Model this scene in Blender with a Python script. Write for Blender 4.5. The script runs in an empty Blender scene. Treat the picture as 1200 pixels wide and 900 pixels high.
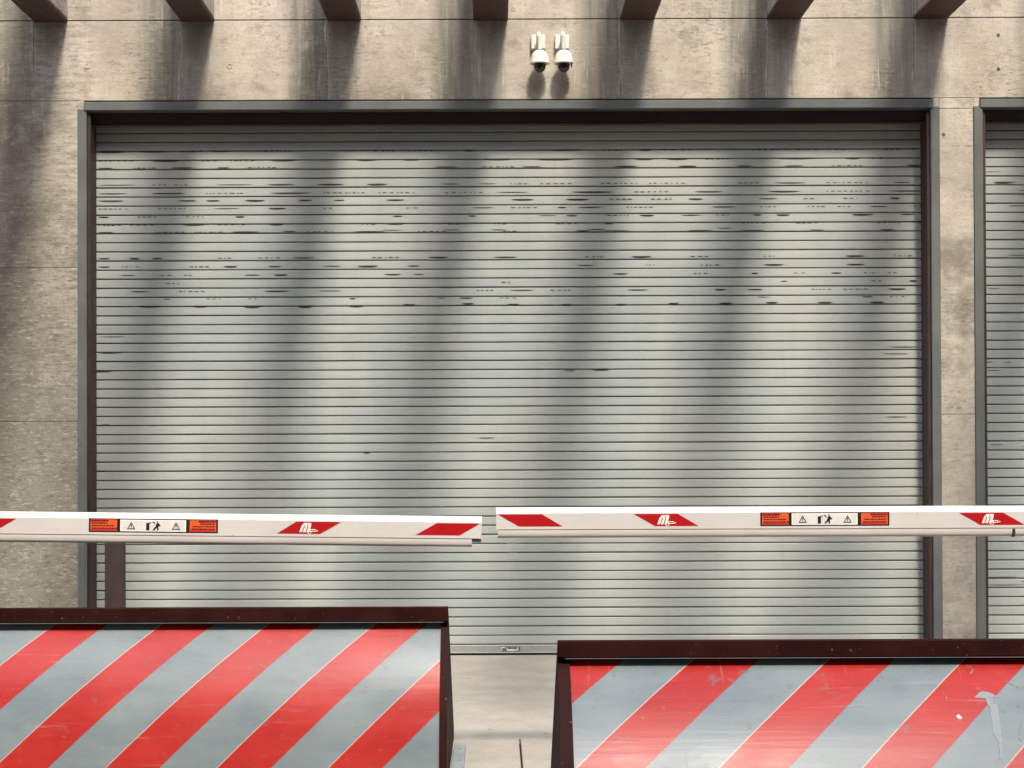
import bpy, bmesh, math, random
from mathutils import Vector, Matrix
random.seed(11)
C = bpy.context.scene
COL = C.collection

# ------------------------------------------------------------ camera, world, sun, exposure
CAM_H = 1.62          # eye height, metres
CAM_D = 11.6          # distance from the wall face
cd = bpy.data.cameras.new('camera')
cd.lens = 54; cd.sensor_width = 36
cd.shift_x = 21/1200; cd.shift_y = 52/1200
cd.clip_end = 2000; cd.clip_start = .05
cam = bpy.data.objects.new('camera', cd); COL.objects.link(cam)
cam.location = (0, -CAM_D, CAM_H)
cam.rotation_euler = (Matrix.Rotation(math.radians(90)+.010, 4, 'X') @ Matrix.Rotation(-.0035, 4, 'Z')).to_euler()
C.camera = cam

SUN = Vector((.235, -1.0, 1.43)).normalized()     # towards the sun
w = bpy.data.worlds.new('World'); C.world = w; w.use_nodes = True
nt = w.node_tree; nt.nodes.clear()
sky = nt.nodes.new('ShaderNodeTexSky'); sky.sky_type = 'NISHITA'; sky.sun_disc = False
sky.sun_elevation = math.asin(SUN.z); sky.sun_rotation = math.atan2(SUN.x, SUN.y)
sky.air_density = 1.0; sky.dust_density = 1.6; sky.ozone_density = 1.0
hs = nt.nodes.new('ShaderNodeHueSaturation'); hs.inputs['Saturation'].default_value = .95
bg = nt.nodes.new('ShaderNodeBackground'); bg.inputs['Strength'].default_value = .15
wo = nt.nodes.new('ShaderNodeOutputWorld')
nt.links.new(sky.outputs[0], hs.inputs['Color']); nt.links.new(hs.outputs[0], bg.inputs['Color']); nt.links.new(bg.outputs[0], wo.inputs[0])

sl = bpy.data.lights.new('sun', 'SUN'); sl.energy = 1.04; sl.angle = math.radians(7.8); sl.color = (1, .925, .80)
so = bpy.data.objects.new('sun', sl); COL.objects.link(so)
so.rotation_euler = (-SUN).to_track_quat('-Z', 'Y').to_euler(); so.location = (3, -12, 18)

C.view_settings.view_transform = 'Standard'; C.view_settings.look = 'None'
C.view_settings.exposure = 2.33; C.view_settings.gamma = 1.0

# ------------------------------------------------------------ node helpers
class N:
    def __init__(s, name):
        s.m = bpy.data.materials.new(name); s.m.use_nodes = True
        s.t = s.m.node_tree; s.t.nodes.clear()
        s.out = s.t.nodes.new('ShaderNodeOutputMaterial')
        s.b = s.t.nodes.new('ShaderNodeBsdfPrincipled'); s.l(s.b.outputs[0], s.out.inputs[0])
    def l(s, a, b): s.t.links.new(a, b)
    def put(s, sock, v):
        if isinstance(v, bpy.types.NodeSocket): s.l(v, sock)
        elif isinstance(v, (tuple, list)): sock.default_value = tuple(v)+(1,) if len(v) == 3 and sock.type == 'RGBA' else v
        else: sock.default_value = v
    def math(s, op, a, b=0.0, c=None, clamp=False):
        n = s.t.nodes.new('ShaderNodeMath'); n.operation = op; n.use_clamp = clamp
        s.put(n.inputs[0], a); s.put(n.inputs[1], b)
        if c is not None: s.put(n.inputs[2], c)
        return n.outputs[0]
    def pos(s): return s.t.nodes.new('ShaderNodeNewGeometry').outputs['Position']
    def uv(s): return s.t.nodes.new('ShaderNodeUVMap').outputs[0]
    def objc(s): return s.t.nodes.new('ShaderNodeTexCoord').outputs['Object']
    def rnd(s): return s.t.nodes.new('ShaderNodeObjectInfo').outputs['Random']
    def sep(s, v):
        n = s.t.nodes.new('ShaderNodeSeparateXYZ'); s.l(v, n.inputs[0]); return n.outputs
    def vmul(s, v, k, off=(0,0,0)):
        n = s.t.nodes.new('ShaderNodeMapping'); s.l(v, n.inputs[0]); n.inputs['Scale'].default_value = k; n.inputs['Location'].default_value = off
        return n.outputs[0]
    def noise(s, v, sc, det=5, rough=.55, dist=0.0):
        n = s.t.nodes.new('ShaderNodeTexNoise'); s.l(v, n.inputs['Vector']); n.inputs['Scale'].default_value = sc
        n.inputs['Detail'].default_value = det; n.inputs['Roughness'].default_value = rough; n.inputs['Distortion'].default_value = dist
        return n.outputs['Fac']
    def vor(s, v, sc, feat='F1', out='Distance'):
        n = s.t.nodes.new('ShaderNodeTexVoronoi'); s.l(v, n.inputs['Vector']); n.feature = feat; n.inputs['Scale'].default_value = sc
        return n.outputs[out]
    def ramp(s, v, a, b, lo=0.0, hi=1.0, smooth=True):
        n = s.t.nodes.new('ShaderNodeMapRange'); s.put(n.inputs[0], v)
        n.inputs[1].default_value = a; n.inputs[2].default_value = b; n.inputs[3].default_value = lo; n.inputs[4].default_value = hi
        n.interpolation_type = 'SMOOTHSTEP' if smooth else 'LINEAR'
        return n.outputs[0]
    def mix(s, f, a, b, mode='MIX'):
        n = s.t.nodes.new('ShaderNodeMix'); n.data_type = 'RGBA'; n.blend_type = mode
        s.put(n.inputs[0], f); s.put(n.inputs[6], a); s.put(n.inputs[7], b); return n.outputs[2]
    def bump(s, h, st, dist, prev=None):
        n = s.t.nodes.new('ShaderNodeBump'); n.inputs['Strength'].default_value = st; n.inputs['Distance'].default_value = dist
        s.l(h, n.inputs['Height'])
        if prev: s.l(prev, n.inputs['Normal'])
        return n.outputs[0]
    def set(s, **k):
        for a, v in k.items():
            s.put(s.b.inputs[{'col': 'Base Color', 'rough': 'Roughness', 'metal': 'Metallic', 'norm': 'Normal', 'coat': 'Coat Weight',
                              'coatr': 'Coat Roughness', 'spec': 'Specular IOR Level'}[a]], v)
        return s.m

def mat_concrete(name='board_formed_concrete', ground=False):
    n = N(name); p = n.pos(); x, y, z = n.sep(p)
    big = n.noise(n.vmul(p, (.7, 1, .45)), 1.1, 4, .6)
    blot = n.noise(n.vmul(p, (1, 1, .7), (3, 1, 7)), 3.3, 8, .68, .3)
    hz = n.noise(n.vmul(p, (1.2, 2, 5.5), (9, 0, 2)), 4.5, 7, .72, .4)      # short horizontal form marks
    vt = n.noise(n.vmul(p, (9, 2, .45), (1, 5, 0)), 2.2, 6, .7)             # run-down streaks
    fine = n.noise(p, 55, 6, .7)
    if ground:
        c = n.mix(n.ramp(blot, .35, .7), (.265, .235, .19), (.335, .30, .245))
        hzg = n.noise(n.vmul(p, (1.6, 5, 1), (2, 3, 0)), 9, 5, .6)
        c = n.mix(n.ramp(hzg, .665, .70, 0, .75), c, (.13, .115, .09))
        c = n.mix(n.ramp(big, .4, .65, 0, .35), c, (.275, .262, .22))
        tr = n.noise(n.vmul(p, (.8, 14, 1), (2, 3, 0)), 2.0, 4, .6)
        c = n.mix(n.ramp(tr, .58, .72, 0, .35), c, (.24, .215, .175))
        c = n.mix(n.ramp(fine, .35, .7, 0, .3), c, (.31, .28, .23))
        dn = n.noise(n.vmul(p, (1, 2.4, 1), (7, 1, 0)), 13, 3, .6)
        c = n.mix(n.ramp(dn, .66, .70, 0, .8), c, (.085, .072, .055))
        c = n.mix(n.ramp(n.noise(n.vmul(p, (1, 3, 1), (1, 8, 0)), 34, 3, .6), .66, .71, 0, .7), c, (.10, .088, .068))
        nb = n.bump(fine, .35, .004); nb = n.bump(n.ramp(hzg, .64, .72, 1, 0), .6, .004, nb)
        return n.set(col=c, rough=.85, norm=nb, spec=.25)
    c = n.mix(n.ramp(blot, .3, .72), (.425, .372, .302), (.575, .52, .43))
    c = n.mix(n.ramp(big, .42, .68, 0, .55), c, (.275, .243, .19))
    # grey-green run-off staining that starts at the left flank of every beam and runs down the wall
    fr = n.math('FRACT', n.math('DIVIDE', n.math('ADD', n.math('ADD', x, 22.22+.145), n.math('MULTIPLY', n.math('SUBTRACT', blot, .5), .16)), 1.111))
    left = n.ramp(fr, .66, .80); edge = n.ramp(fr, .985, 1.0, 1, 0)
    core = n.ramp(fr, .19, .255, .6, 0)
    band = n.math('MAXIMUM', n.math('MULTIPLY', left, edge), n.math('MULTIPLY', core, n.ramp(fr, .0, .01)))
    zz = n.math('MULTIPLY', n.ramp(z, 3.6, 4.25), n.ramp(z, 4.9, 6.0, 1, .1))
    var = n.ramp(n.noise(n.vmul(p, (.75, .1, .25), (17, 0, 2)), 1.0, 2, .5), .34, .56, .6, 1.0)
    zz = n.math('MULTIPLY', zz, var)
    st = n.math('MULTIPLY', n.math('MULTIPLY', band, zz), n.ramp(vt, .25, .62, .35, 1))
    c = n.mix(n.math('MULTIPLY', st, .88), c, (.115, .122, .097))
    # mottled weathering, its strength low and left also painting the light's fall-off
    lowm = n.ramp(z, 4.2, 2.0, .55, 1.0)
    leftm = n.ramp(x, -2.9, -3.2, .25, 1.0)
    m2 = n.math('MULTIPLY', n.ramp(hz, .44, .60), n.math('MULTIPLY', lowm, leftm))
    c = n.mix(n.math('MULTIPLY', m2, .85), c, (.125, .115, .088))
    far = n.math('MULTIPLY', n.ramp(n.math('ADD', x, n.math('MULTIPLY', n.math('SUBTRACT', big, .5), 1.6)), -3.25, -3.75), n.ramp(z, 4.6, 3.9, 0, .62))
    c = n.mix(far, c, (.145, .135, .105))
    c = n.mix(n.math('MULTIPLY', n.ramp(z, 3.9, 1.6, 0, .85), leftm), c, (.185, .172, .135))  # smooth darkening downwards paints in the light falling off low on the wall
    # darker rust-brown dirt lying above the door head
    sill = n.math('MULTIPLY', n.ramp(z, 4.42, 4.23), n.ramp(n.noise(n.vmul(p, (.9, 1, 1), (31, 0, 4)), 1.6, 5, .65), .50, .68))
    c = n.mix(n.math('MULTIPLY', sill, .7), c, (.11, .09, .07))
    c = n.mix(n.ramp(vt, .60, .78, 0, .35), c, (.20, .182, .142))
    c = n.mix(n.ramp(vt, .34, .22, 0, .4), c, (.50, .45, .36))
    c = n.mix(n.ramp(fine, .38, .72, 0, .35), c, (.225, .195, .15))
    pits = n.ramp(n.vor(n.vmul(p, (1, 1, 1.3)), 17), .10, .045)
    pm = n.math('MULTIPLY', pits, n.ramp(n.noise(p, 2.3, 3), .48, .6))
    c = n.mix(n.math('MULTIPLY', pm, .75), c, (.07, .058, .045))
    cr = n.ramp(n.noise(n.vmul(p, (1.3, 1, 4), (5, 5, 5)), 12, 5, .7), .66, .71)
    c = n.mix(n.math('MULTIPLY', cr, .8), c, (.09, .078, .06))
    c = n.mix(n.math('MULTIPLY', n.rnd(), .16), c, (.28, .25, .2))
    sc1 = n.noise(n.vmul(p, (1, 1, 1.6), (12, 3, 8)), 7.5, 10, .78, .2)                 # crisp cement-skin scuffs
    pat = n.ramp(n.noise(p, .9, 4, .6), .40, .60, .25, 1.0)
    c = n.mix(n.math('MULTIPLY', n.ramp(sc1, .57, .64), n.math('MULTIPLY', pat, .55)), c, (.19, .172, .135))
    bl = n.noise(n.vmul(p, (1, 1, 1.2), (21, 3, 8)), 3.0, 10, .75, .25)
    c = n.mix(n.ramp(bl, .46, .34, 0, .28), c, (.56, .52, .44))
    c = n.mix(n.ramp(bl, .52, .64, 0, .68), c, (.235, .215, .17))
    reg = n.math('MAXIMUM', n.math('MULTIPLY', leftm, lowm), n.ramp(n.noise(p, 1.4, 4, .6), .44, .62, .12, .8))
    d1 = n.noise(n.vmul(p, (1, 1, 3.6), (3, 0, 1)), 15, 4, .62, .3)
    c = n.mix(n.math('MULTIPLY', n.ramp(d1, .55, .63), n.math('MULTIPLY', reg, .75)), c, (.125, .113, .088))
    c = n.mix(n.math('MULTIPLY', n.ramp(d1, .43, .36), n.math('MULTIPLY', reg, .40)), c, (.52, .475, .39))
    d2 = n.noise(n.vmul(p, (1, 1, 1.4), (8, 0, 5)), 38, 3, .6)
    c = n.mix(n.math('MULTIPLY', n.ramp(d2, .61, .68), n.math('MULTIPLY', reg, .8)), c, (.09, .08, .062))
    c = n.mix(n.math('MULTIPLY', n.ramp(d2, .37, .31), .35), c, (.60, .55, .46))
    d3 = n.noise(n.vmul(p, (11, 1, .7), (1, 0, 9)), 3.0, 4, .6, .1)
    c = n.mix(n.math('MULTIPLY', n.ramp(d3, .62, .67), n.ramp(z, 3.6, 4.3, .08, .4)), c, (.60, .55, .46))
    vs_ = n.noise(n.vmul(p, (30, 2, 1.1), (4, 5, 0)), 1.6, 6, .75)
    c = n.mix(n.math('MULTIPLY', n.ramp(vs_, .60, .70), n.ramp(z, 4.0, 4.6, .0, .5)), c, (.22, .195, .155))
    rg = n.vor(n.vmul(p, (1, 1, 1), (2, 0, 3)), 6.3)
    ring = n.math('MULTIPLY', n.ramp(n.math('ABSOLUTE', n.math('SUBTRACT', rg, .115)), .035, .01), n.ramp(n.noise(p, 1.7, 3), .55, .62))
    c = n.mix(n.math('MULTIPLY', ring, .5), c, (.15, .13, .10))
    h = n.math('ADD', n.math('MULTIPLY', fine, .4), n.math('MULTIPLY', hz, .9)); h = n.math('ADD', h, n.math('MULTIPLY', sc1, .8))
    nb = n.bump(h, .55, .006); nb = n.bump(n.math('SUBTRACT', 1, pm), .7, .006, nb)
    return n.set(col=c, rough=.86, norm=nb, spec=.25)

def mat_shutter():
    n = N('weathered_grey_shutter_paint'); p = n.pos(); x, y, z = n.sep(p)
    big = n.noise(n.vmul(p, (1.2, 1, .55)), 1.2, 4, .55)
    hs_ = n.noise(n.vmul(p, (1, 1, 26)), 2.4, 5, .6)
    v = n.noise(n.vmul(p, (7, 1, .5)), 2.0, 4, .6)
    c = n.mix(n.ramp(big, .35, .65), (.312, .338, .318), (.375, .388, .352))
    c = n.mix(n.ramp(hs_, .52, .72, 0, .35), c, (.27, .298, .293))
    c = n.mix(n.ramp(v, .55, .75, 0, .3), c, (.275, .30, .29))
    c = n.mix(n.math('MULTIPLY', n.rnd(), .14), c, (.38, .38, .335))
    sp = n.ramp(n.noise(n.vmul(p, (1, 1, 2)), 46, 3, .6), .74, .78, 0, .7)
    c = n.mix(sp, c, (.14, .12, .10))
    nb = n.bump(n.noise(n.vmul(p, (.6, 1, 9)), 6, 3, .5), .05, .004)
    return n.set(col=c, rough=n.ramp(hs_, .3, .7, .42, .58), norm=nb, spec=.4)

def mat_paint(name, col, col2, rough=.5, sc=6, wear=None, spec=.4, coat=0.0, bump=.1, metal=0.0):
    n = N(name); p = n.pos()
    a = n.noise(p, sc, 6, .62); f = n.noise(p, sc*11, 4, .65)
    c = n.mix(n.ramp(a, .35, .68), col, col2)
    if wear: c = n.mix(n.ramp(f, .66, .72, 0, .8), c, wear)
    nb = n.bump(f, bump, .002)
    return n.set(col=c, rough=n.ramp(a, .3, .7, rough*.85, rough*1.15), norm=nb, spec=spec, coat=coat, metal=metal)

def mat_stripes(name, u0, scuff, seed, gloss):
    """diagonal red and blue-grey stripes painted on the curved plate; u along the plate, v up the arc, both in metres"""
    n = N(name); u = n.uv(); p = n.pos(); x, y, _ = n.sep(u)
    wob = n.math('MULTIPLY', n.math('SUBTRACT', n.noise(u, 3.0, 3), .5), .008)
    t = n.math('DIVIDE', n.math('SUBTRACT', n.math('ADD', n.math('SUBTRACT', x, n.math('MULTIPLY', y, 1.0)), wob), u0), .525)
    fr = n.math('FRACT', n.math('ADD', t, 40))
    red = n.math('LESS_THAN', fr, .485)
    a = n.noise(n.vmul(u, (1, 2.2, 1), (seed, 0, 0)), 2.2, 6, .6)
    r = n.mix(n.ramp(a, .35, .7), (.275, .017, .013), (.32, .022, .016))
    g = n.mix(n.ramp(a, .35, .7), (.125, .148, .148), (.16, .180, .173))
    c = n.mix(red, g, r)
    d1 = n.math('ABSOLUTE', n.math('SUBTRACT', fr, .485)); d2 = n.math('MINIMUM', fr, n.math('SUBTRACT', 1, fr))
    c = n.mix(n.ramp(d1, .004, .009, .55, 0), c, (.17, .05, .05))
    c = n.mix(n.ramp(d2, .004, .010, .4, 0), c, (.55, .44, .34))
    # grime under the lid, long drips, scratches and chips
    drip = n.noise(n.vmul(u, (26, 1.2, 1), (seed, 3, 0)), 1.6, 5, .7)
    c = n.mix(n.math('MULTIPLY', n.math('MULTIPLY', n.ramp(drip, .58, .70), n.ramp(y, 9.80, 10.0)), scuff*.45), c, (.30, .30, .285))
    hs_ = n.noise(n.vmul(u, (1.4, 34, 1), (seed, 9, 0)), 1.8, 5, .65)
    c = n.mix(n.ramp(hs_, .58, .75, 0, .30), c, (.30, .29, .27))
    gr = n.noise(n.vmul(u, (1, 1, 1), (seed, 7, 0)), 14, 7, .72)
    c = n.mix(n.math('MULTIPLY', n.ramp(gr, .56, .68), .30+.25*scuff), c, (.12, .105, .095))
    sc = n.vor(n.vmul(u, (1.0, 2.6, 1), (seed*3, 2, 0)), 2.6, 'DISTANCE_TO_EDGE')
    scm = n.math('MULTIPLY', n.ramp(sc, .010, .003), n.ramp(n.noise(u, 5, 3), .55, .63))
    c = n.mix(n.math('MULTIPLY', scm, .6*scuff), c, (.12, .09, .09))
    ch = n.ramp(n.noise(n.vmul(u, (1, 1, 1), (seed, seed, 0)), 42, 3, .6), .755-.02*scuff, .775-.02*scuff)
    ch = n.math('MULTIPLY', ch, n.ramp(n.noise(u, 2.2, 2), .52, .60))
    c = n.mix(n.math('MULTIPLY', ch, .85), c, (.66, .58, .50))
    nb = n.bump(n.noise(n.vmul(u, (.5, 11, 1), (seed, 4, 0)), 2.2, 4, .55), .07, .012)
    nb = n.bump(n.noise(u, 90, 3), .06, .001, nb)
    return n.set(col=c, rough=n.ramp(a, .3, .7, .26, .34), norm=nb, spec=gloss)

def mat_flat(name, col, rough=.5, spec=.4, metal=0.0, coat=0.0):
    n = N(name); p = n.pos(); a = n.noise(p, 30, 4, .6)
    return n.set(col=n.mix(n.ramp(a, .3, .7), tuple(k*.93 for k in col), tuple(min(1, k*1.05) for k in col)), rough=rough, spec=spec, metal=metal, coat=coat)

M = dict(
    concrete=mat_concrete(), ground=mat_concrete('broomed_concrete_slab', True), shutter=mat_shutter(),
    frame=mat_paint('grey_steel_frame_paint', (.092, .098, .092), (.12, .13, .122), .55, 2.2, (.09, .065, .055)),
    guide=mat_paint('dark_brown_guide_paint', (.030, .015, .013), (.044, .023, .020), .6, 5),
    bollard=mat_paint('brown_bollard_paint', (.042, .027, .024), (.060, .038, .034), .55, 5, (.03, .02, .017), spec=.2),
    underside_shade=mat_paint('brown_underside_shade', (.050, .024, .019), (.075, .038, .030), .7, 9, (.11, .07, .055), bump=.3),  # dark brown standing in for the shade under the beams
    lid=mat_paint('dark_maroon_steel_paint', (.018, .005, .004), (.028, .008, .006), .6, 5, (.16, .11, .09), bump=.25, spec=.04),
    white=mat_paint('white_boom_paint', (.50, .465, .41), (.535, .50, .445), .4, 3, (.36, .325, .28), spec=.45, bump=.02),
    foam=mat_paint('off_white_rubber_edge', (.50, .455, .40), (.53, .48, .425), .6, 3, bump=.05),
    red=mat_flat('red_reflective_film', (.36, .004, .006), .4), cream=mat_flat('cream_print', (.80, .74, .62), .5),
    orange=mat_flat('orange_label_film', (.66, .085, .015), .45), redlab=mat_flat('red_label_film', (.50, .02, .02), .45),
    black=mat_flat('black_print', (.012, .008, .007), .5), pale=mat_flat('pale_label_film', (.60, .56, .50), .5),
    housing=mat_flat('white_camera_plastic', (.66, .63, .56), .38), smoked=mat_flat('smoked_dome_plastic', (.012, .009, .008), .12, .5, 0, .5),
    rubber=mat_flat('black_rubber_seal', (.015, .012, .011), .8), zinc=mat_flat('galvanised_bar', (.34, .34, .31), .45, .5, .35),
    steel=mat_paint('blue_grey_steel_paint', (.17, .195, .195), (.23, .25, .245), .5, 9, (.06, .05, .045), bump=.2),
    mark=mat_flat('dark_gap_shadow', (.022, .015, .014), .7), patch=mat_flat('touch_up_grey_paint', (.335, .375, .37), .5),  # mark: near-black that paints the shadow in the slat gaps
    smear=mat_paint('grey_paint_smear', (.15, .158, .152), (.19, .197, .19), .6, 20), cabinet=mat_paint('orange_cabinet_paint', (.62, .16, .03), (.66, .18, .04), .45, 3),
)
def mat_asphalt():
    n = N('worn_brown_asphalt'); p = n.pos()
    a = n.noise(p, 1.2, 6, .6); f = n.noise(p, 90, 4, .7); g = n.vor(p, 120)
    c = n.mix(n.ramp(a, .3, .7), (.045, .027, .020), (.065, .040, .030))
    c = n.mix(n.ramp(g, .2, .5, .4, 0), c, (.13, .11, .10))
    return n.set(col=c, rough=.9, norm=n.bump(f, .5, .006), spec=.3)
M['asphalt'] = mat_asphalt()

# ------------------------------------------------------------ mesh helpers
def add_box(bm, x0, x1, y0, y1, z0, z1, bev=0.0, seg=1, mi=0):
    vs = [bm.verts.new((x, y, z)) for x in (x0, x1) for y in (y0, y1) for z in (z0, z1)]
    F = [(0,1,3,2), (4,6,7,5), (0,4,5,1), (2,3,7,6), (0,2,6,4), (1,5,7,3)]
    fs = [bm.faces.new([vs[i] for i in f]) for f in F]
    for f in fs: f.material_index = mi
    if bev:
        es = list({e for f in fs for e in f.edges})
        bmesh.ops.bevel(bm, geom=es, offset=bev, segments=seg, affect='EDGES', profile=.5)
def add_prism_x(bm, prof, x0, x1, mi=0):
    """profile [(y,z)...] swept along x"""
    a = [bm.verts.new((x0, p[0], p[1])) for p in prof]; b = [bm.verts.new((x1, p[0], p[1])) for p in prof]
    k = len(prof)
    for i in range(k):
        bm.faces.new((a[i], a[(i+1) % k], b[(i+1) % k], b[i])).material_index = mi
    bm.faces.new(a).material_index = mi; bm.faces.new(b[::-1]).material_index = mi
def add_plate(bm, pts, y0, t=.0006, mi=0):
    """thin flat print: polygon [(x,z)...] facing -y, real thickness t"""
    f = [bm.verts.new((p[0], y0-t, p[1])) for p in pts]; b = [bm.verts.new((p[0], y0, p[1])) for p in pts]
    bm.faces.new(f).material_index = mi; bm.faces.new(b[::-1]).material_index = mi
    k = len(pts)
    for i in range(k): bm.faces.new((f[i], f[(i+1) % k], b[(i+1) % k], b[i])).material_index = mi
def add_lathe(bm, prof, cx, cy, n=24, mi=0):
    rings = []
    for r, z in prof:
        if r < 1e-6: rings.append([bm.verts.new((cx, cy, z))])
        else: rings.append([bm.verts.new((cx+r*math.cos(2*math.pi*i/n), cy+r*math.sin(2*math.pi*i/n), z)) for i in range(n)])
    for A, B in zip(rings, rings[1:]):
        for i in range(n):
            j = (i+1) % n
            if len(A) == 1 and len(B) == 1: continue
            if len(A) == 1: f = bm.faces.new((A[0], B[j], B[i]))
            elif len(B) == 1: f = bm.faces.new((A[i], A[j], B[0]))
            else: f = bm.faces.new((A[i], A[j], B[j], B[i]))
            f.material_index = mi
def add_tube(bm, pts, r, n=12):
    pts = [Vector(p) for p in pts]; rings = []
    for i, p in enumerate(pts):
        d = (pts[min(i+1, len(pts)-1)]-pts[max(i-1, 0)]).normalized()
        a = d.cross(Vector((1, 0, 0))) if abs(d.x) < .9 else d.cross(Vector((0, 0, 1)))
        a.normalize(); b = d.cross(a)
        rings.append([bm.verts.new(p+a*r*math.cos(2*math.pi*k/n)+b*r*math.sin(2*math.pi*k/n)) for k in range(n)])
    for A, B in zip(rings, rings[1:]):
        for k in range(n): bm.faces.new((A[k], A[(k+1) % n], B[(k+1) % n], B[k]))
    bm.faces.new(rings[0][::-1]); bm.faces.new(rings[-1])
def obj(name, bm, mats, parent=None, smooth=False, loc=None):
    bmesh.ops.recalc_face_normals(bm, faces=bm.faces[:])
    me = bpy.data.meshes.new(name); bm.to_mesh(me); bm.free()
    for m in (mats if isinstance(mats, (list, tuple)) else [mats]): me.materials.append(m)
    if smooth:
        me.shade_smooth()
        me.set_sharp_from_angle(angle=math.radians(35))
    o = bpy.data.objects.new(name, me); COL.objects.link(o)
    if parent: o.parent = parent
    if loc: o.location = loc
    return o
def thing(name, label, cat, loc=(0, 0, 0), group=None, kind=None):
    o = bpy.data.objects.new(name, None); COL.objects.link(o); o.location = loc; o.empty_display_size = .2
    o['label'] = label; o['category'] = cat
    if group: o['group'] = group
    if kind: o['kind'] = kind
    return o
B = bmesh.new
def box_obj(name, m, parent, *a, bev=.003, loc=None):
    bm = B(); add_box(bm, *a, bev=bev); return obj(name, bm, m, parent, loc=loc)

# ------------------------------------------------------------ ground
bm = B(); s = 400
vs = [bm.verts.new(p) for p in ((-s, -s, -.03), (s, -s, -.03), (s, s, -.03), (-s, s, -.03))]; bm.faces.new(vs)
g = obj('road', bm, M['asphalt']); g['kind'] = 'structure'
g['label'] = 'dark worn asphalt in front of the concrete apron'
bm = B(); add_box(bm, -9, 11, -3.150, .32, -.2, 0, bev=.003)
ap = obj('apron', bm, M['ground']); ap['kind'] = 'structure'; ap['label'] = 'pale concrete apron in front of the shutters'
for (x0, x1) in ((-9, .129), (.139, 11)):
    box_obj('slab', M['ground'], ap, x0, x1, -4.8, -3.154, -.2, -.001, bev=.004)

# ------------------------------------------------------------ building
X0, PIT = -.015, 1.111
HEAD = 4.225
bld = thing('concrete_building', 'weathered board-formed concrete wall with projecting overhead beams', 'building')
DW0, DW1, DE0, DE1 = -3.142, 3.377, 3.635, 10.15      # the two door openings, outside the steel frames
XL, XR, TOP = -9.0, 11.0, 6.4
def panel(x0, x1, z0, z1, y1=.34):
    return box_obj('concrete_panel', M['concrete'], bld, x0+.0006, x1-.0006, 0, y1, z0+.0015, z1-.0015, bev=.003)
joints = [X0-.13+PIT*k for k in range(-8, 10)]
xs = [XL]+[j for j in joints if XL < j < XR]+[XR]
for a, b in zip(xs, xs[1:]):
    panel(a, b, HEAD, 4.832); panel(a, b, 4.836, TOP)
for (a, b) in ((XL, -6.0), (-6.0, DW0)):
    for z0, z1 in ((-.1, 1.80), (1.80, 2.96), (2.96, HEAD)): panel(a, b, z0, z1)
for z0, z1 in ((-.1, 1.83), (1.83, 4.145), (4.145, HEAD)): panel(DW1, DE0, z0, z1)
for z0, z1 in ((-.1, 1.83), (1.83, HEAD)): panel(DE1, XR, z0, z1)
box_obj('wall_core', M['concrete'], bld, XL+.01, DW0-.01, .335, .6, -.1, TOP-.02)
box_obj('wall_core', M['concrete'], bld, DE1+.01, XR-.01, .335, .6, -.1, TOP-.02)
box_obj('wall_core', M['concrete'], bld, DW0-.005, DE1+.005, .335, .6, HEAD+.02, TOP-.02)
box_obj('wall_core', M['concrete'], bld, DW0-.3, DE1+.3, .62, .75, -.1, HEAD+.1)
for k in range(-6, 9):
    cx = X0+PIT*k
    bm = B()
    c_ = .018; x0, x1, z0, z1 = cx-.130, cx+.130, 4.838, 5.65
    prof = [(x0, z0+c_), (x0+c_, z0), (x1-c_, z0), (x1, z0+c_), (x1, z1), (x0, z1)]
    a = [bm.verts.new((p[0], .2, p[1])) for p in prof]; b = [bm.verts.new((p[0], -5.6, p[1])) for p in prof]
    for i in range(6): bm.faces.new((a[i], a[(i+1) % 6], b[(i+1) % 6], b[i]))
    bm.faces.new(a); bm.faces.new(b[::-1])
    be = obj('beam', bm, M['concrete'], bld)
    bm = B(); x0, x1, z0, z1 = cx-.131, cx+.131, 4.824, 4.8375; c_ = .012  # added dark strip, paints the beam's underside as shaded
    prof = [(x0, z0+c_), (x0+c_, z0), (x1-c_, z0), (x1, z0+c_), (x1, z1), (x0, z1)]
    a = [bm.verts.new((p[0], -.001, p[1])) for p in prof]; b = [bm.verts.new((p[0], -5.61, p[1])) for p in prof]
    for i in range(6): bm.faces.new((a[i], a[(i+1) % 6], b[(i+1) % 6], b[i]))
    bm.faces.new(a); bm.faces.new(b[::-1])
    obj('underside_shade_strip', bm, M['underside_shade'], be)
def wallx(px): return (px-579)/155.17
for px, pz in ((1173, 42), (1173, 82), (70, 252), (28, 340), (70, 430), (270, 75), (1108, 159), (102, 75), (30, 252), (20, 560)):
    x, z = wallx(px), CAM_H-(pz-520)/155.17
    bm = B(); r = .017 if px < 1100 else .011
    n = 16
    ri = [[bm.verts.new((x+q*math.cos(2*math.pi*i/n), yy, z+q*math.sin(2*math.pi*i/n))) for i in range(n)] for q, yy in ((r*1.25, -.0004), (r*1.05, -.0035), (r*.85, -.0035), (r*.7, -.0008))]
    for A, Bb in zip(ri, ri[1:]):
        for i in range(n): bm.faces.new((A[i], A[(i+1) % n], Bb[(i+1) % n], Bb[i]))
    bm.faces.new(ri[-1])
    obj('tie_hole', bm, M['concrete'] if px < 1100 else M['frame'], bld)

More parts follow.
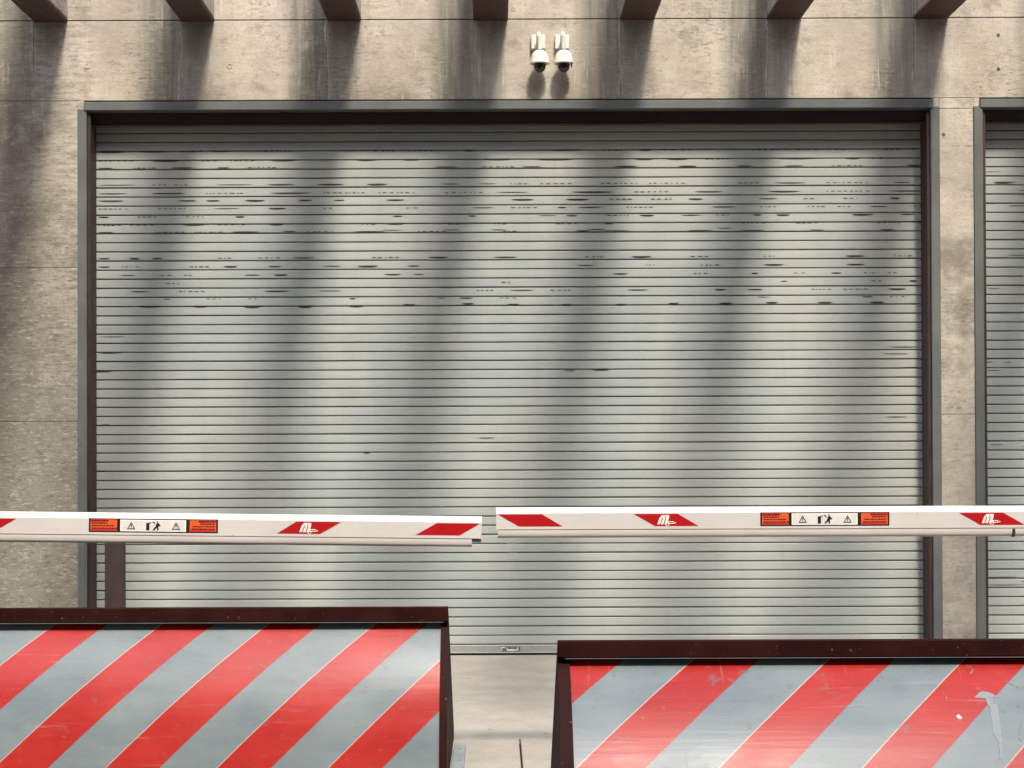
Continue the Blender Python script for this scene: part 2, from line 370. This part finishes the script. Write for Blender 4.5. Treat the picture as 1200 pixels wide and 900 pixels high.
# ------------------------------------------------------------ roller shutters
SP, SZ0, SY = .0703, .0856, .20          # slat pitch, top of bottom bar, plane of the slats
def slat_mesh(x0, x1, seed):
    r = random.Random(seed); bm = B()
    prof = [(.010, .0), (-.0030, .0004), (-.0060, .0030), (-.0064, .010), (-.0065, .026), (-.0065, .044), (-.0064, .0580), (-.0045, .0605), (.0125, .0610), (.016, .0650), (.016, .0725)]
    nx = 64; ph = [r.uniform(0, 6.28) for _ in range(6)]; amp = [r.uniform(.2, 1) for _ in range(6)]
    def wv(x, k): return .0008*(amp[k % 6]*math.sin(x*2.1+ph[k % 6])+amp[(k+1) % 6]*math.sin(x*4.7+ph[(k+2) % 6])+.6*math.sin(x*9.3+ph[(k+3) % 6]))
    grid = []
    for i in range(nx+1):
        x = x0+(x1-x0)*i/nx
        t1, t2 = wv(x, 0), wv(x, 3)
        grid.append([bm.verts.new((x, y+(t1 if z < .03 else t2)*(1 if y < 0 else .3), z+(t1*.9 if z < .004 else 0))) for y, z in prof])
    for A, Bb in zip(grid, grid[1:]):
        for k in range(len(prof)-1): bm.faces.new((A[k], Bb[k], Bb[k+1], A[k+1]))
    bmesh.ops.recalc_face_normals(bm, faces=bm.faces[:])
    me = bpy.data.meshes.new('slat'); bm.to_mesh(me); bm.free(); me.materials.append(M['shutter']); me.shade_smooth()
    me.set_sharp_from_angle(angle=math.radians(14))
    return me
def shutter(xa, xb, label, marks):
    """xa, xb: outer edges of the steel frame"""
    t = thing('roller_shutter', label, 'shutter', ((xa+xb)/2, 0, 0), 'roller shutters in the concrete wall')
    cx = (xa+xb)/2; h = (xb-xa)/2; J = .068
    for sgn in (-1, 1):
        bm = B(); xo, xi = sgn*h, sgn*(h-J)
        add_box(bm, min(xo, xi), max(xo, xi), -.012, .30, -.02, 4.158, bev=.004); obj('frame_jamb', bm, M['frame'], t)
        bm = B(); g0, g1 = sgn*(h-J-.002), sgn*(h-J-.026)                # guide channel: two flanges and a web
        for y0, y1 in ((.010, .180), (.235, .29)): add_box(bm, min(g0, g1), max(g0, g1), y0, y1, 0, 4.12, bev=.002)
        obj('guide_rail', bm, M['guide'], t)
    bm = B(); add_box(bm, -(h-.048), h-.048, -.022, .30, 4.148, 4.213, bev=.004); obj('frame_head', bm, M['frame'], t)
    for sgn in (-1, 1):
        a, b = sorted((sgn*(h+.0005), sgn*(h-.047))); box_obj('concrete_corner', M['concrete'], t, a, b, .0, .29, 4.160, 4.2262, bev=.002)
    bm = B(); add_box(bm, -(h-J-.028), h-J-.028, .075, .095, 4.045, 4.150, bev=.003); add_box(bm, -(h-J-.028), h-J-.028, .060, .0745, 4.040, 4.055, bev=.002)  # dark panel added to paint shade into the top of the recess
    obj('recess_shade_panel', bm, M['guide'], t)
    L = h-J-.006
    meshes = [slat_mesh(-L, L, 100+i) for i in range(7)]
    r = random.Random(5 if marks else 6)
    for i in range(58):
        o = bpy.data.objects.new('slat', meshes[r.randrange(7)]); COL.objects.link(o); o.parent = t
        o.location = (r.uniform(-.003, .003), SY+r.uniform(-.0012, .0012), SZ0+SP*i+r.uniform(-.0008, .0008))
    bm = B(); add_box(bm, -L, L, SY-.016, SY+.012, .016, .078, bev=.003); add_box(bm, -L, L, SY-.024, SY-.016, .016, .024, bev=.002)
    bb = obj('bottom_bar', bm, M['zinc'], t)
    bm = B(); add_box(bm, -L, L, SY-.012, SY+.008, .0005, .0155); obj('rubber_seal', bm, M['rubber'], bb)
    # open lips and worn breaks between the slats: dark lenses paint their shadow
    bm = B()
    def lens(x, z, ln, hh, sag=0.0):
        top, bot = [], []; n = 7
        for i in range(n+1):
            q = i/n*2-1; e = (1-q*q)**.6
            top.append((x+q*ln/2, z+hh*.25*e)); bot.append((x+q*ln/2, z-hh*.75*e-sag*e))
        pts = bot+top[::-1][1:-1]
        add_plate(bm, pts, SY-.0072, .0016)
    def zrow(py): return CAM_H-(py-520)/152.5
    def xs_(px): return (px-579)/152.5-cx
    rr = random.Random(21 if marks else 22)
    rows = [(176, .8, 26), (186.5, .9, 30), (195, .75, 24), (215, .85, 34), (225, .9, 34), (233.5, .7, 20), (243, .75, 22), (252.5, .7, 18), (262, .75, 20), (270.5, .6, 26),
            (301, .55, 20), (311, .5, 18), (321, .35, 14), (330.5, .35, 12), (340, .55, 20), (349, .4, 14)]
    if marks:
        for py, dens, ln in rows:
            px = 116
            while px < 1078:
                edge = 1.3 if (px < 330 or px > 880) else .75
                if rr.random() < dens*edge*.85:
                    k = ln*rr.uniform(.5, 1.5)
                    hh = rr.choice((.006, .008, .010, .012))
                    if rr.random() < .4:                              # broken into a row of specks
                        q = px
                        while q < px+k: 
                            d = rr.uniform(1.5, 6); lens(xs_(min(q+d/2, 1080)), zrow(py), d/152.5, .006); q += d+rr.uniform(1, 4)
                    else: lens(xs_(min(px+k/2, 1072)), zrow(py), k/152.5, hh)
                    px += k
                px += rr.uniform(10, 38)
        for px, y_, l_ in ((176, 357.5, 30), (235, 357.5, 19), (296, 358.5, 20), (358, 358.5, 18), (418, 357.5, 17), (480, 356.5, 15), (549, 355.5, 14), (602, 356.5, 15),
                          (665, 357, 15), (728, 357, 14), (790, 356, 13), (851, 356, 16), (905, 355.5, 15), (967, 355.5, 18), (1028, 355.5, 18), (460, 269, 24), (530, 269, 20),
                          (340, 270, 16), (585, 269, 18), (700, 269, 22), (850, 268, 18), (668, 434.5, 14), (704, 434, 20), (132, 393, 34), (130, 412, 26), (1060, 408, 36), (1050, 416, 30),
                          (570, 513, 20), (120, 434, 20), (1050, 490, 26), (1068, 432, 18), (124, 496, 12), (430, 530, 8)):
            lens(xs_(px), zrow(y_), l_/152.5, .014 if 350 < y_ < 360 else .006)
    else:
        for py, dens, ln in rows[3:]+[(374, .5, 20), (427, .5, 16), (525, .5, 16), (683, .4, 30)]:
            for _ in range(12):
                if rr.random() < dens: lens(rr.uniform(-3.1, 3.0), zrow(py), rr.uniform(.04, .18), .005)
        for py, a, b in ((203, 1153, 1175), (216, 1166, 1186), (426, 1153, 1164), (436, 1156, 1172), (523, 1158, 1176), (687, 1153, 1200), (678, 1153, 1192)):
            lens(xs_((a+b)/2), zrow(py), (b-a)/152.5, .005)
    o = obj('slat_gap_shadow', bm, M['mark'], t); o['kind'] = 'stuff'
    return t, cx
t1, cx1 = shutter(DW0, DW1, 'wide pale grey roller shutter filling the middle of the wall', True)
t2, cx2 = shutter(DE0, DE1, 'grey roller shutter cut off by the right edge, beyond the narrow pillar', False)
bm = B()
for z0 in (.755, .826): add_plate(bm, [(.09-cx1, z0-.022), (.178-cx1, z0-.022), (.178-cx1, z0+.028), (.09-cx1, z0+.028)], SY-.0066, .0006)
obj('paint_patch', bm, M['patch'], t1)
# maker's plate on the bottom bar
bb = [o for o in t1.children if o.name.startswith('bottom_bar')][0]
bm = B(); x0 = .045-cx1
add_plate(bm, [(x0, .030), (x0+.15, .030), (x0+.15, .066), (x0, .066)], SY-.0164, .002, 0)
for a, b, c_, d in ((.004, .010, .034, .062), (.010, .034, .056, .062), (.05, .11, .034, .045), (.044, .05, .045, .058), (.128, .134, .036, .060), (.112, .124, .036, .046)):
    add_plate(bm, [(x0+a, c_), (x0+b, c_), (x0+b, d), (x0+a, d)], SY-.0186, .0006, 1)
obj('maker_plate', bm, [M['frame'], M['cream']], bb)

# ------------------------------------------------------------ dome cameras
def dome_camera(x, label, tab):
    cy = -.115
    t = thing('security_camera', label, 'security camera', (x, 0, 4.47), 'pair of dome cameras above the shutter')
    box_obj('wall_box', M['housing'], t, -.062, .045, -.045, -.001, .125, .235, bev=.006)
    bm = B()
    add_tube(bm, [(-.008, -.04, .17), (-.008, -.07, .185), (-.008, -.10, .215), (-.008, -.113, .222), (-.006, -.124, .205), (-.003, cy, .17), (0, cy, .10), (0, cy, .08)], .0165, 14)
    obj('bracket_arm', bm, M['housing'], t, smooth=True)
    bm = B(); add_lathe(bm, [(0, .098), (.022, .0975), (.038, .090), (.053, .076), (.063, .056), (.068, .034), (.070, .012), (.073, .006), (.073, -.004), (.060, -.0055), (0, -.0055)], 0, cy, 32)
    obj('housing', bm, M['housing'], t, smooth=True)
    bm = B(); add_lathe(bm, [(.046, -.006), (.046, -.024), (.043, -.038), (.034, -.055), (.02, -.066), (0, -.070)], 0, cy, 28)
    obj('dome', bm, M['smoked'], t, smooth=True)
    bm = B(); add_lathe(bm, [(.024, .104), (.026, .098), (.026, .09)], 0, cy, 20); obj('collar', bm, M['frame'], t, smooth=True)
    if tab: box_obj('sensor_tab', M['smoked'], t, .052, .060, cy-.06, cy-.05, -.045, -.004, bev=.002)
    return t
dome_camera(.352, 'left white dome security camera with smoked lens, above the shutter', False)
dome_camera(.532, 'right white dome security camera with a small tab hanging beside its lens', True)

# ------------------------------------------------------------ bollard
t = thing('bollard', 'dark brown steel bollard in front of the left end of the shutter', 'bollard', (-2.714, -.6, 0))
bm = B(); add_lathe(bm, [(0, 0), (.0735, 0), (.0735, 1.0), (.070, 1.018), (.055, 1.035), (.03, 1.045), (0, 1.048)], 0, 0, 40); obj('post', bm, M['bollard'], t, smooth=True)
bm = B(); add_lathe(bm, [(.0745, .0005), (.13, .0005), (.13, .012), (.0745, .014)], 0, 0, 40); obj('base_plate', bm, M['bollard'], t, smooth=True)

# ------------------------------------------------------------ barrier arms
PX = 1/235.3
def arm(end_x, z_end, z_far, sgn, length, foam_in, label, stickers, reds, notch=None):
    """boom running from end_x towards sgn; local x measured from the tip, in metres"""
    t = thing('barrier_arm', label, 'barrier arm', (end_x, -CAM_D+7.65, z_end), 'white barrier arms')
    t.rotation_euler = (0, -math.atan2(z_far-z_end, 2.4)*sgn, 0)
    def X(d): return d*sgn
    def rng(a, b): return min(X(a), X(b)), max(X(a), X(b))
    H = .1085
    prof = [(0, 0), (0, .080), (.0035, .083), (.012, H-.004), (.016, H), (.045, H), (.052, H-.006), (.052, 0)]
    bm = B(); a, b = rng(.004, length); add_prism_x(bm, prof, a, b); obj('boom', bm, M['white'], t)
    bm = B(); a, b = rng(0, .004); add_prism_x(bm, [(-.001, -.001), (-.001, .081), (.011, H-.003), (.016, H+.001), (.046, H+.001), (.053, H-.006), (.053, -.001)], a, b); obj('end_cap', bm, M['white'], t)
    bm = B(); a, b = rng(foam_in, length)
    fp = [(.003, -.001), (.0025, -.012), (.004, -.028), (.007, -.036), (.013, -.0415), (.027, -.0435), (.041, -.0415), (.049, -.034), (.050, -.001)]
    add_prism_x(bm, fp, a, b); obj('rubber_edge', bm, M['foam'], t, smooth=True)
    if foam_in > .03:
        bm = B(); a, b = rng(.002, foam_in); add_box(bm, a, b, .012, .040, -.020, -.002, bev=.002); obj('edge_channel', bm, M['zinc'], t)
    for (d_top0, d_top1, d_bot0, d_bot1, logo) in reds:
        bm = B(); pts = [(X(d_bot0), .0145), (X(d_bot1), .0145), (X(d_top1), .075), (X(d_top0), .075)]
        add_plate(bm, pts, 0, .0007)
        rp = obj('reflector', bm, M['red'], t)
        if logo is not None:
            rp['label'] = 'red reflector printed with a cream m logo'
            bm = B(); cx = logo; S = PX
            def sl(x, z): return (cx+(x+z*.36)*S, .0145+(z+1.0)*S)     # slanted axes, pixel-sized units
            yy = -.0009
            for q in (0, 4.1, 8.2):                                     # three slanted strokes of the m
                add_plate(bm, [sl(q, 1.0), sl(q+2.7, 1.0), sl(q+2.7, 9.6), sl(q, 9.6)], yy, .0004)
            for q in (0, 4.1):
                add_plate(bm, [sl(q+1.2, 9.0), sl(q+6.2, 9.0), sl(q+6.4, 10.8), sl(q+5.6, 11.8), sl(q+1.9, 11.8), sl(q+1.0, 11.0)], yy-.0005, .0004)
            n = 16; cxr, czr = cx+12.0*S, .0145+2.6*S                    # small ring and script-like line
            for i in range(n):
                a0, a1 = 2*math.pi*i/n, 2*math.pi*(i+1)/n
                add_plate(bm, [(cxr+2.5*S*math.cos(a0), czr+2.5*S*math.sin(a0)), (cxr+2.5*S*math.cos(a1), czr+2.5*S*math.sin(a1)),
                               (cxr+1.8*S*math.cos(a1), czr+1.8*S*math.sin(a1)), (cxr+1.8*S*math.cos(a0), czr+1.8*S*math.sin(a0))], yy-.001, .0004)
            for q, ww, zz_ in ((12.5, 2.0, 4.6), (15, 1.4, 4.6), (16.8, 2.6, 4.5), (12, 2.5, 2.6), (15, 1.6, 2.6), (17, 2.8, 2.7), (20.2, 1.8, 3.2)):
                add_plate(bm, [(cx+q*S, .0145+zz_*S), (cx+(q+ww)*S, .0145+zz_*S), (cx+(q+ww)*S, .0145+(zz_+1.0)*S), (cx+q*S, .0145+(zz_+1.0)*S)], yy-.0015, .0004)
            obj('logo', bm, M['cream'], rp)
    for (xc) in stickers:
        S = PX; z0, z1 = .013, .081
        def rect(bm, a, b, c_, d, lay, mi): add_plate(bm, [(xc+a*S, c_), (xc+b*S, c_), (xc+b*S, d), (xc+a*S, d)], -.0005*lay, .0005, mi)
        bm = B(); rect(bm, -75.6, 75.6, z0, z1, 1, 0)
        st = obj('warning_label', bm, M['black'], t)
        hh = z1-z0
        for side in (-1, 1):
            bm = B()
            a, b = (-73.5, -42.5) if side < 0 else (42.5, 73.5)
            rect(bm, a, b, z0+.006, z1-.005, 2, 0)
            rect(bm, a if side < 0 else b-19, a+19 if side < 0 else b, z1-.018, z1-.006, 3, 1)
            rect(bm, a+1, b-1, z0+.0075, z0+.018, 3, 1)
            obj('orange_field', bm, [M['orange'], M['redlab']], st)
        bm = B(); rect(bm, -38.8, 38.3, z0+.005, z1-.0055, 2, 0); rect(bm, -37.6, 37.1, z0+.009, z1-.0095, 3, 1)
        obj('pictogram_panel', bm, [M['cream'], M['pale']], st)
        bm = B(); lr = random.Random(3)
        for side in (-1, 1):                                             # four illegible lines of small print
            for row in range(4):
                wln = (19, 17, 26, 27)[row]; zc = z1-.011-row*.0125
                q = 0
                while q < wln:
                    d = lr.uniform(1.2, 3.4)
                    a = -72+q if side < 0 else 72-wln+q
                    rect(bm, a, min(a+d, 72.5), zc-.0028, zc+.0028, 4, 0); q += d+lr.uniform(.5, .9)
        for tx in (-26, 26.5):                                           # warning triangles with exclamation marks
            o_ = [(-4.9, .4), (4.9, .4), (0, 9.2)]; i_ = [(-3.3, 1.4), (3.3, 1.4), (0, 7.2)]
            f = lambda p: (xc+(tx+p[0])*S, z0+.0135+p[1]*S)
            for k in range(3):
                add_plate(bm, [f(o_[k]), f(o_[(k+1) % 3]), f(i_[(k+1) % 3]), f(i_[k])], -.002, .0005)
            add_plate(bm, [f((-.5, 3.3)), f((.5, 3.3)), f((.7, 6.0)), f((-.7, 6.0))], -.002, .0005)
            add_plate(bm, [f((-.5, 1.9)), f((.5, 1.9)), f((.5, 2.8)), f((-.5, 2.8))], -.002, .0005)
        f = lambda a, b: (xc+a*S, z0+.009+b*S)                           # post, swinging arm and a struck, falling figure
        def poly(pts, lay=4): add_plate(bm, [f(*p) for p in pts], -.0005*lay, .0005)
        poly([(-8.4, .4), (-4.6, .4), (-4.6, 9.0), (-8.4, 9.0)]); poly([(-4.6, 7.6), (-2.6, 9.4), (-2.2, 10.3), (-5.5, 9.0)], 5)
        poly([(3.6, 10.2), (5.0, 9.4), (5.8, 10.6), (4.6, 11.4)], 5)
        poly([(2.6, 4.6), (5.8, 3.6), (7.4, 8.0), (5.0, 9.6), (3.2, 7.6)]); poly([(1.8, 9.8), (-.4, 10.8), (-1.4, 9.8), (2.8, 7.8)], 5); poly([(5.4, 8.6), (8.6, 6.6), (7.8, 5.0), (4.9, 7.2)], 6)
        poly([(2.8, 5.4), (-.6, 1.0), (.6, .2), (4.6, 4.0)], 5); poly([(4.4, 4.8), (6.4, 2.6), (5.8, .4), (4.4, .8), (4.8, 2.4), (2.9, 4.0)], 6)
        o = obj('black_print', bm, M['black'], st); o['kind'] = 'stuff'
    if notch: 
        bm = B(); add_box(bm, X(notch)-.008, X(notch)+.008, .0005, .05, -.046, -.004, bev=.003); obj('edge_joint', bm, M['rubber'], t)
    # drive cabinet that carries the arm, standing beyond the edge of the view
    cab = B(); a, b = rng(length-.05, length+.33)
    add_box(cab, a, b, .06, .40, -z_end, .14, bev=.02, seg=2); o = obj('drive_cabinet', cab, M['cabinet'], t)
    box_obj('hub', M['frame'], t, *rng(length-.35, length-.02), -.005, .10, -.03, .125, bev=.01)
    return t
EL = 564
def dl(px): return (EL-px)*PX
arm(-.064, 1.148, 1.182, -1, 4.0, .0485, 'left white barrier arm, its tip drooping lower, red parallelograms slanting like a slash',
    [-(EL-179.5)*PX], [(dl(511.4), dl(562), dl(486.6), dl(538.4), None), (dl(347), dl(399.5), dl(324), dl(375), -(EL-350.2)*PX),
                       (dl(-31.5), dl(19), dl(-56), dl(-5), None), (dl(-194), dl(-142), dl(-218), dl(-167), -(EL+190)*PX)])
ER = 581
def dr(px): return (px-ER)*PX
arm(.0085, 1.193, 1.193, 1, 4.0, .0085, 'right white barrier arm, its square tip higher, red parallelograms slanting like a backslash',
    [(966-ER)*PX], [(dr(582.8), dr(634.8), dr(607.6), dr(658.9), None), (dr(742), dr(794), dr(767), dr(818), (769.5-ER)*PX),
                    (dr(1123), dr(1175), dr(1148), dr(1200), (1149.5-ER)*PX), (dr(1285), dr(1337), dr(1310), dr(1361), None)], notch=(1187.5-ER)*PX)

# ------------------------------------------------------------ wedge barriers
RW = 1.72
def wedge(name_label, xin, sgn, yf, zt, lidh, rim, length, u0, scuff, seed, R, a0, gloss):
    """xin: inner end of the barrier; it runs towards sgn. yf: front of the lid. zt: top of the lid. The plate is an arc about the hinge."""
    L = .95; yh = yf+L
    t = thing('wedge_barrier', name_label, 'vehicle barrier', (xin, yh, 0), 'raised wedge barriers with red and grey stripes')
    zb = zt-lidh; a0 = math.radians(a0)
    zc = -R*math.sin(a0); a1 = math.asin((zb+.002)/R+math.sin(a0)); yc = -L+.062+R*math.cos(a1)
    def arc(th, r=R): return yc-r*math.cos(th), zc+r*math.sin(th)
    def xr(a, b): return min(a*sgn, b*sgn), max(a*sgn, b*sgn)
    # curved striped plate with its own thickness
    bm = B(); uvl = bm.loops.layers.uv.new('UVMap'); n = 44; nx = 24
    xa, xb = xr(rim+.001, length-rim-.001)
    fr, bk = [], []
    for i in range(n+1):
        th = a0+(a1-a0)*i/n
        fr.append([bm.verts.new((xa+(xb-xa)*j/nx, *arc(th))) for j in range(nx+1)])
        bk.append([bm.verts.new((xa+(xb-xa)*j/nx, *arc(th, R-.012))) for j in (0, nx)])
    for i in range(n):
        for j in range(nx):
            f = bm.faces.new((fr[i][j], fr[i][j+1], fr[i+1][j+1], fr[i+1][j]))
            for lp, (ii, jj) in zip(f.loops, ((i, j), (i, j+1), (i+1, j+1), (i+1, j))):
                lp[uvl].uv = (xin+xa+(xb-xa)*jj/nx, (a1-a0)*R*(ii/n-1)+10)
        bm.faces.new((bk[i][1], bk[i][0], bk[i+1][0], bk[i+1][1]))
    me_o = obj('striped_plate', bm, mat_stripes('striped_barrier_paint', u0-10, scuff, seed, gloss), t, smooth=True)
    # lid: thick slab falling away to the hinge, slightly overhanging the plate
    bm = B(); a, b = xr(0, length); dz = zt
    sl_ = zt/(L+.05)
    add_prism_x(bm, [(-L, zb), (-L-.004, zb+.004), (-L-.004, zt-.006), (-L+.002, zt), (-L+.02, zt-.004), (.03, .055), (.03, .01), (-L+.14, zb-.06*1.4), (-L+.06, zb)], a, b)
    lid = obj('lid', bm, M['lid'], t)
    # side plates: pie slices
    for e in (0, 1):
        x0, x1 = xr(0 if e == 0 else length-rim, rim if e == 0 else length)
        bm = B(); k = 20; Rs = R+.012
        P = [(.02, .0)]+[arc(a0+(a1-a0)*i/k*.998, Rs) for i in range(k+1)]+[(-L+.06, zb+.02), (.02, .03)]
        P = [(y, z if z > .002 else .002) for y, z in P]
        add_prism_x(bm, P, x0, x1); obj('side_plate', bm, M['lid'], t)
    # thin worn steel strip along the lid's lower edge, and hinge tube
    bm = B(); a, b = xr(rim*.6, length-rim*.6); add_box(bm, a, b, -L-.0005, -L+.045, zb-.0040, zb-.0005, bev=.001); obj('edge_strip', bm, M['steel'], t)
    bm = B(); a, b = xr(.05, length-.05); add_tube(bm, [(a, .05, .03), (b, .05, .03)], .026, 14); obj('hinge_tube', bm, M['steel'], t, smooth=True)
    return t, arc, a0, a1, yh
YA, YB = -CAM_D+7.5, -CAM_D+5.9
wa = wedge('raised striped wedge barrier on the left, farther back, clean glossy curved plate', -.227, -1, YA, .828, .075, .036, 3.4, -.563, .25, 1.0, 1.40, 8, .24)
wb = wedge('raised striped wedge barrier on the right, nearer, scratched plate with a grey paint smear', .241, 1, YB, .866, .069, .047, 3.4, .790, 1.0, 4.0, RW, 17.5, .13)
# paint smear and scrapes on the right plate, laid on its curve
t, arc, a0, a1, yh = wb
def on_plate(px, py):
    """point of the curved plate seen at that place of the photograph -> local (x, arc angle)"""
    k = (py-520)/1800; kx = (px-579)/1800; lo, hi = a0-.3, a1
    for _ in range(40):
        th = (lo+hi)/2; y, z = arc(th)
        if z > CAM_H-k*(CAM_D+yh+y): hi = th
        else: lo = th
    D = CAM_D+yh+y
    return kx*D-.241, th
def decal(bm, pts, lift=.0012):
    c3 = []
    for px, py in pts:
        x, th = on_plate(px, py); c3.append((x, th))
    f = [bm.verts.new((x, *arc(th, RW+lift))) for x, th in c3]
    b = [bm.verts.new((x, *arc(th, RW-.001))) for x, th in c3]
    bm.faces.new(f); k = len(f)
    for i in range(k): bm.faces.new((f[i], f[(i+1) % k], b[(i+1) % k], b[i]))
    bm.faces.new(b[::-1])
def zz(pts): return [(1100+x/7.5, 780+y/7.5) for x, y in pts]
bm = B()
decal(bm, zz([(300, 292), (320, 270), (340, 248), (378, 240), (420, 246), (460, 262), (500, 288), (470, 292), (430, 290), (400, 300), (350, 296)]))
decal(bm, zz([(395, 300), (430, 292), (470, 294), (455, 322), (470, 340), (440, 348), (420, 372), (404, 330)]), .0016)
decal(bm, zz([(430, 345), (495, 345), (508, 400), (520, 500), (536, 600), (545, 680), (530, 700), (512, 690), (480, 640), (455, 590), (452, 500), (436, 420)]))
decal(bm, zz([(505, 690), (540, 700), (548, 735), (536, 780), (535, 838), (512, 836), (514, 760)]), .0016)
obj('paint_smear', bm, M['smear'], t)
bm = B(); decal(bm, zz([(140, 460), (158, 440), (190, 470), (170, 482)])); obj('paint_chip', bm, M['cream'], t)
bm = B()
decal(bm, zz([(690, 560), (700, 500), (716, 500), (722, 550), (738, 580), (734, 640), (712, 680), (684, 656), (672, 622)]))
decal(bm, zz([(676, 340), (684, 315), (694, 345), (688, 380), (668, 375)]))
decal(bm, zz([(262, 78), (286, 40), (292, 48), (270, 90)])); decal(bm, zz([(570, 150), (582, 148), (650, 186), (640, 192)])); decal(bm, zz([(660, 186), (684, 202), (678, 208)]))
decal(bm, zz([(45, 292), (56, 280), (64, 296), (52, 304)]))
o = obj('scrape', bm, M['frame'], t); o['kind'] = 'stuff'

# steel edge rail set in the ground beside the left barrier
bm = B(); add_box(bm, -.218, -.155, -CAM_D+6.6, -CAM_D+8.17, -.02, .03, bev=.003)
for k in range(5): add_lathe(bm, [(.009, .030), (.009, .034), (0, .036)], -.185+.01*(k % 2), -CAM_D+6.9+k*.28, 8)
o = obj('pit_edge_rail', bm, M['steel']); o['label'] = 'short blue-grey steel rail on the ground beside the left wedge barrier'; o['category'] = 'steel rail'

# ------------------------------------------------------------ unseen building across the yard, raised to block low sky; mirrored in the glossy plates
ob = thing('sky_blocking_building', 'dark brown block with window bands across the yard, unseen, raised to block low sky', 'building', (0, -26, 0))
box_obj('sky_blocking_wall', M['bollard'], ob, -45, 45, -8, 0, -.1, 27.5, bev=.05)
bm = B()
for zf in range(7):
    for k in range(-14, 15): add_box(bm, k*3-1, k*3+1, -.02, .03, 1.2+zf*3.6, 3.0+zf*3.6)
o = obj('unseen_window', bm, M['smoked'], ob); o['kind'] = 'stuff'
